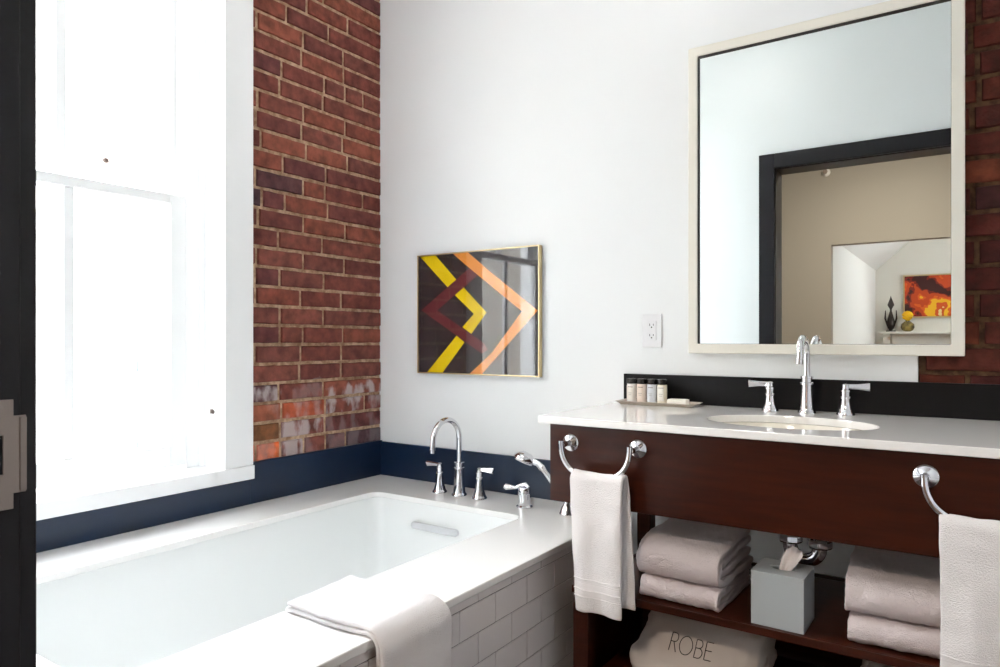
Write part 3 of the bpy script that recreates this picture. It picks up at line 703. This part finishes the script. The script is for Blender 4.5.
# ---------------------------------------------------------------- robe bags on the lower shelf
def robe_bag(cx, label, letters, seed, hw=.215, h=.215):
    e = empty('robe_bag', (cx, 1.93, .15), -.03); tag(e, label, 'bag', 'robe bags on the lower vanity shelf')
    vs = []; NU, NV = 176, 96
    hd, hh = .17, h/2
    for j in range(NV+1):
        ph = -PI/2+PI*j/NV
        for i in range(NU):
            th = 2*PI*i/NU; c, s = math.cos(th), math.sin(th); cp, sp_ = math.cos(ph), math.sin(ph)
            pw = lambda v, p_: math.copysign(abs(v)**p_, v)
            x = hw*pw(c,.34)*pw(cp,.40); y = hd*pw(s,.6)*pw(cp,.7); z = hh+hh*pw(sp_,.62)
            k = z/h
            if y < 0: y *= 1.0-.5*k**1.3
            x = x*(1-.26*k)+.040*k
            d = .013*nz((x,y,z),10,seed)+.007*nz((x,y*.5,z*2),22,seed)+.006*abs(nz((x*.6+z,y,z-x*.4),34,seed+3))*min(1,(x/hw)**2*2)
            fl = .010*math.sin(z*70+x*22+2*nz((x,y,z),8,seed))*(abs(x)/hw)**2
            z += d*.8 if z > .03 else 0
            if y < 0: y += .55*(z-.03)
            vs.append((x+d*c, y+(d*.7+fl)*(-1 if y<0 else 1), max(z,.001)))
    fs = [(j*NU+i, j*NU+(i+1)%NU, (j+1)*NU+(i+1)%NU, (j+1)*NU+i) for j in range(NV) for i in range(NU)]
    mb = MB().add(vs, fs); o = mb.build('cloth_bag', M['canvas'], e, smooth=180)
    if letters:
        bvh = BVHTree.FromPolygons([v.co.copy() for v in o.data.vertices], [tuple(p.vertices) for p in o.data.polygons])
        H = .037
        def glyph(ch):
            if ch == 'R': return [[(0,0),(0,1)], [(0,1),(.28,1)]+[(.28+.24*math.sin(t),.76+.24*math.cos(t)) for t in [PI*k/10 for k in range(11)]]+[(0,.52)], [(.24,.52),(.55,0)]], .72
            if ch == 'O': return [[(.5+.5*math.cos(2*PI*k/28),.5+.5*math.sin(2*PI*k/28)) for k in range(29)]], 1.22
            if ch == 'B': return [[(0,0),(0,1)], [(0,1),(.24,1)]+[(.24+.23*math.sin(t),.77+.23*math.cos(t)) for t in [PI*k/10 for k in range(11)]]+[(0,.54)],
                                  [(.24,.54)]+[(.26+.27*math.sin(t),.27+.27*math.cos(t)) for t in [PI*k/10 for k in range(11)]]+[(0,0)]], .72
            return [[(.5,1),(0,1),(0,0),(.5,0)],[(0,.52),(.45,.52)]], .5
        x = letters[0]; mbt = MB()
        for ch in 'ROBE':
            strokes, adv = glyph(ch)
            for stt in strokes:
                pts = []
                for a, b_ in zip(stt[:-1], stt[1:]):
                    for q in range(8): pts.append((a[0]+(b_[0]-a[0])*q/8, a[1]+(b_[1]-a[1])*q/8))
                pts.append(stt[-1]); out = []
                for (gx, gz) in pts:
                    hit = bvh.ray_cast(Vector((x+gx*H, -1, letters[1]+gz*H)), Vector((0,1,0)))
                    if hit[0] is not None: out.append(hit[0]+hit[1].normalized()*.0009)
                if len(out) > 1: mbt.tube(out, .0011, 6)
            x += adv*H
        mbt.build('lettering', M['thread'], e)
    return e
robe_bag(-.640, 'cream cotton bag lettered ROBE on the lower vanity shelf', (-.042,.098), 4, .195, .222)
robe_bag(-.115, 'cream cloth bag on the lower shelf beneath the right towel stack', None, 9, .16, .205)

# ---------------------------------------------------------------- towel on the tub deck
bm_ = empty('draped_towel', (-1.0, 1.105, ZD)); tag(bm_, 'white towel draped over the tub deck edge and tiled front', 'towel')
def drape(off, R_, ends):
    def fn(s, u):
        xe = XT+.016+off; Ltop = xe-R_-(-1.262+ends)+.016*u; arcl = R_*PI/2; Ld = .20; q = s*(Ltop+arcl+Ld)
        if q < Ltop: x = xe-R_-Ltop+q; z = ZD+off
        elif q < Ltop+arcl: a = (q-Ltop)/R_; x = xe-R_+R_*math.sin(a); z = ZD+off-R_+R_*math.cos(a)
        else: x = xe; z = ZD+off-R_-(q-Ltop-arcl)
        k = min(1, max(0,(q-Ltop*.7)/.12))
        y = 1.0+ends*.3+u*(.212-ends*.6)+.010*(1-u)*k+.022*u*k+.004*nz((x,u,z),12,3)
        w_ = .0035*nz((x,y,z),12,2)+.0025*nz((x,y,z),30,5)
        if q < Ltop: z += abs(w_)*1.2
        else: x += abs(w_)*1.2
        return (x+1.0, y-1.105, z-ZD)
    return fn
sheet(drape(.0065, .028, 0), 60, 24).build('terry_fold', M['terry'], bm_, smooth=180, solid=.010, subsurf=1)
sheet(drape(.0175, .048, .004), 60, 24).build('terry_fold', M['terry'], bm_, smooth=180, solid=.010, subsurf=1)

# ================================================================ ON THE WALL
mr = empty('wall_mirror', (-.3915, YB, 1.56)); tag(mr, 'large framed wall mirror with champagne frame above the vanity', 'mirror')
mx0, mx1, mz0, mz1 = -.3805, .3805, -.504, .504
fw = .031
mb = MB().plate([(mx0,mz0),(mx1,mz0),(mx1,mz1),(mx0,mz1)],[[(mx0+fw,mz0+fw),(mx1-fw,mz0+fw),(mx1-fw,mz1-fw),(mx0+fw,mz1-fw)]],-.040,-.002,xz)
mb.build('mirror_frame', M['frame'], mr, bevel=.003)
g = fw+.0035
mb = MB().plate([(mx0+fw-.001,mz0+fw-.001),(mx1-fw+.001,mz0+fw-.001),(mx1-fw+.001,mz1-fw+.001),(mx0+fw-.001,mz1-fw+.001)],[[(mx0+fw+.0008,mz0+fw+.0008),(mx1-fw-.0008,mz0+fw+.0008),(mx1-fw-.0008,mz1-fw-.0008),(mx0+fw+.0008,mz1-fw-.0008)]],-.036,-.004,xz)
mb.build('liner', M['liner'], mr)
MB().box(mx0+fw-.001,mx1-fw+.001,-.025,-.010,mz0+fw-.001,mz1-fw+.001).build('mirror_glass', M['mirror'], mr)

ar = empty('framed_artwork', (-1.661, YB, 1.2105)); tag(ar, 'framed geometric print with yellow, maroon and orange bands above the tub', 'artwork')
ax, az = -1.661, 1.2105
aw, ah, af = .306, .2525, .0045
mb = MB().plate([(-aw,-ah),(aw,-ah),(aw,ah),(-aw,ah)],[[(-aw+af,-ah+af),(aw-af,-ah+af),(aw-af,ah-af),(-aw+af,ah-af)]],-.027,-.002,xz)
mb.build('picture_frame', M['brass'], ar, bevel=.001)
pr_ = MB().box(-aw+af-.001,aw-af+.001,-.018,-.008,-ah+af-.001,ah-af+.001).build('print', M['art_ground'], ar)
ART = [
 ('art_yellow', 0, [(-1.957,1.4585),(-1.871,1.4585),(-1.745,1.336),(-1.790,1.306)]),
 ('art_yellow', 0, [(-1.768,1.287),(-1.722,1.317),(-1.606,1.211),(-1.682,1.125),(-1.728,1.153),(-1.669,1.206)]),
 ('art_yellow', 0, [(-1.758,1.118),(-1.717,1.091),(-1.833,0.9625),(-1.917,0.9625)]),
 ('art_orange', 2, [(-1.777,1.4585),(-1.698,1.4585),(-1.592,1.377),(-1.366,1.213),(-1.628,0.9625),(-1.690,0.9625),(-1.582,1.046),(-1.437,1.211),(-1.607,1.333),(-1.690,1.393)]),
 ('art_maroon', 1, [(-1.949,1.228),(-1.660,1.415),(-1.615,1.368),(-1.632,1.352),(-1.640,1.368),(-1.862,1.225),(-1.620,1.088),(-1.600,1.060),(-1.630,1.045)]),
]
for mk, lay, poly in ART:
    z0 = -.0182-.0004*lay
    MB().plate([(x-ax,z-az) for x,z in poly], [], z0-.0005, z0, xz).build('printed_band', M[mk], pr_)
MB().box(-aw+af-.001,aw-af+.001,-.0235,-.0215,-ah+af-.001,ah-af+.001).build('cover_glass', M['glass'], ar)

ol = empty('wall_outlet', (-.912, YB, 1.132)); tag(ol, 'white duplex wall outlet between the artwork and the mirror', 'outlet')
MB().box(-.035,.035,-.006,-.0005,-.0575,.0575,bev=.002).build('cover_plate', M['plastic'], ol)
MB().box(-.0165,.0165,-.0085,-.005,-.033,.033,bev=.001).build('receptacle', M['plastic'], ol)
for zc in (-.018,.018):
    mb = MB(); mb.box(-.0075,-.0055,-.0092,-.008,zc-.001,zc+.007); mb.box(.0055,.0075,-.0092,-.008,zc,zc+.006); mb.lathe([(0,0),(.0025,0),(.0025,.0009),(0,.0009)],(0,-.0083,zc-.006),(0,-1,0),10)
    mb.build('socket_holes', M['dark'], ol)

# ================================================================ TRAY AND TOILETRIES
tr = empty('amenity_tray', (-.857, 2.192, ZC)); 
tag(tr, 'shallow stone tray of toiletries at the left end of the countertop', 'tray')
mb = MB()
def ringr(d, z, y0=.036, x0=.122): return [(x,y,z) for x,y in rrect(-x0-d,x0+d,-y0-d,y0+d,.006,3)]
L = [ringr(-.004,0.0003),ringr(0,.0005),ringr(.012,.0105),ringr(.014,.0115),ringr(.012,.0122),ringr(.0,.0042),ringr(-.004,.0038)]
N = len(L[0]); vs = [p for lp in L for p in lp]
mb.add(vs, [(i*N+k,i*N+(k+1)%N,(i+1)*N+(k+1)%N,(i+1)*N+k) for i in range(len(L)-1) for k in range(N)]+[tuple(range(N)),tuple((len(L)-1)*N+k for k in range(N))]).build('tray_body', M['tray'], tr, smooth=40)
def bottle(x, liquid, label):
    e = empty('toiletry_bottle', (x, 2.192, ZC+.0045)); tag(e, label, 'bottle', 'toiletry bottles on the tray')
    MB().lathe([(0,0),(.0145,0),(.0160,.0015),(.0160,.062),(.0155,.0635),(0,.064)], n=28).build('bottle_body', M[liquid], e, smooth=40)
    MB().lathe([(0,.0642),(.0162,.0642),(.0162,.0800),(.0155,.0812),(0,.0812)], n=28).build('bottle_cap', M['cap'], e, smooth=40)
    mb = MB(); n_ = 14; vs = []
    for k in range(n_+1):
        a = -PI/2-.3-1.0+2.0*k/n_
        for z in (.010,.058): vs.append((.0164*math.cos(a), .0164*math.sin(a), z))
    mb.add(vs, [(2*k,2*k+2,2*k+3,2*k+1) for k in range(n_)]); lb = mb.build('paper_label', M['label'] if liquid in ('amber','cream') else M[liquid], e, solid=.0003)
    mb = MB(); 
    for z, aa in ((.052,.55),(.032,.4),(.026,.3)):
        vs = []
        for k in range(7):
            a = -PI/2+.05-aa/1+2*aa*k/6
            for q in (0,.0022 if z>.05 else .001): vs.append((.01668*math.cos(a), .01668*math.sin(a), z+q))
        mb.add(vs, [(2*k,2*k+2,2*k+3,2*k+1) for k in range(6)])
    mb.build('label_print', M['ink'], lb)
bottle(-.951,'amber','small clear bottle with black cap, leftmost of four on the tray')
bottle(-.915,'peach','small peach bottle with black cap, second from left on the tray')
bottle(-.879,'bluegel','small pale blue bottle with black cap, third on the tray')
bottle(-.843,'cream','small cream bottle with black cap nearest the soap bar')
so = MB().box(-.0325,.0325,-.020,.020,0,.0195,bev=.006).build('soap_bar', M['soap'], loc=(-.784,2.180,ZC+.0045), smooth=40); so.rotation_euler.z = .05
tag(so, 'white wrapped soap bar lying on the tray right of the bottles', 'soap')
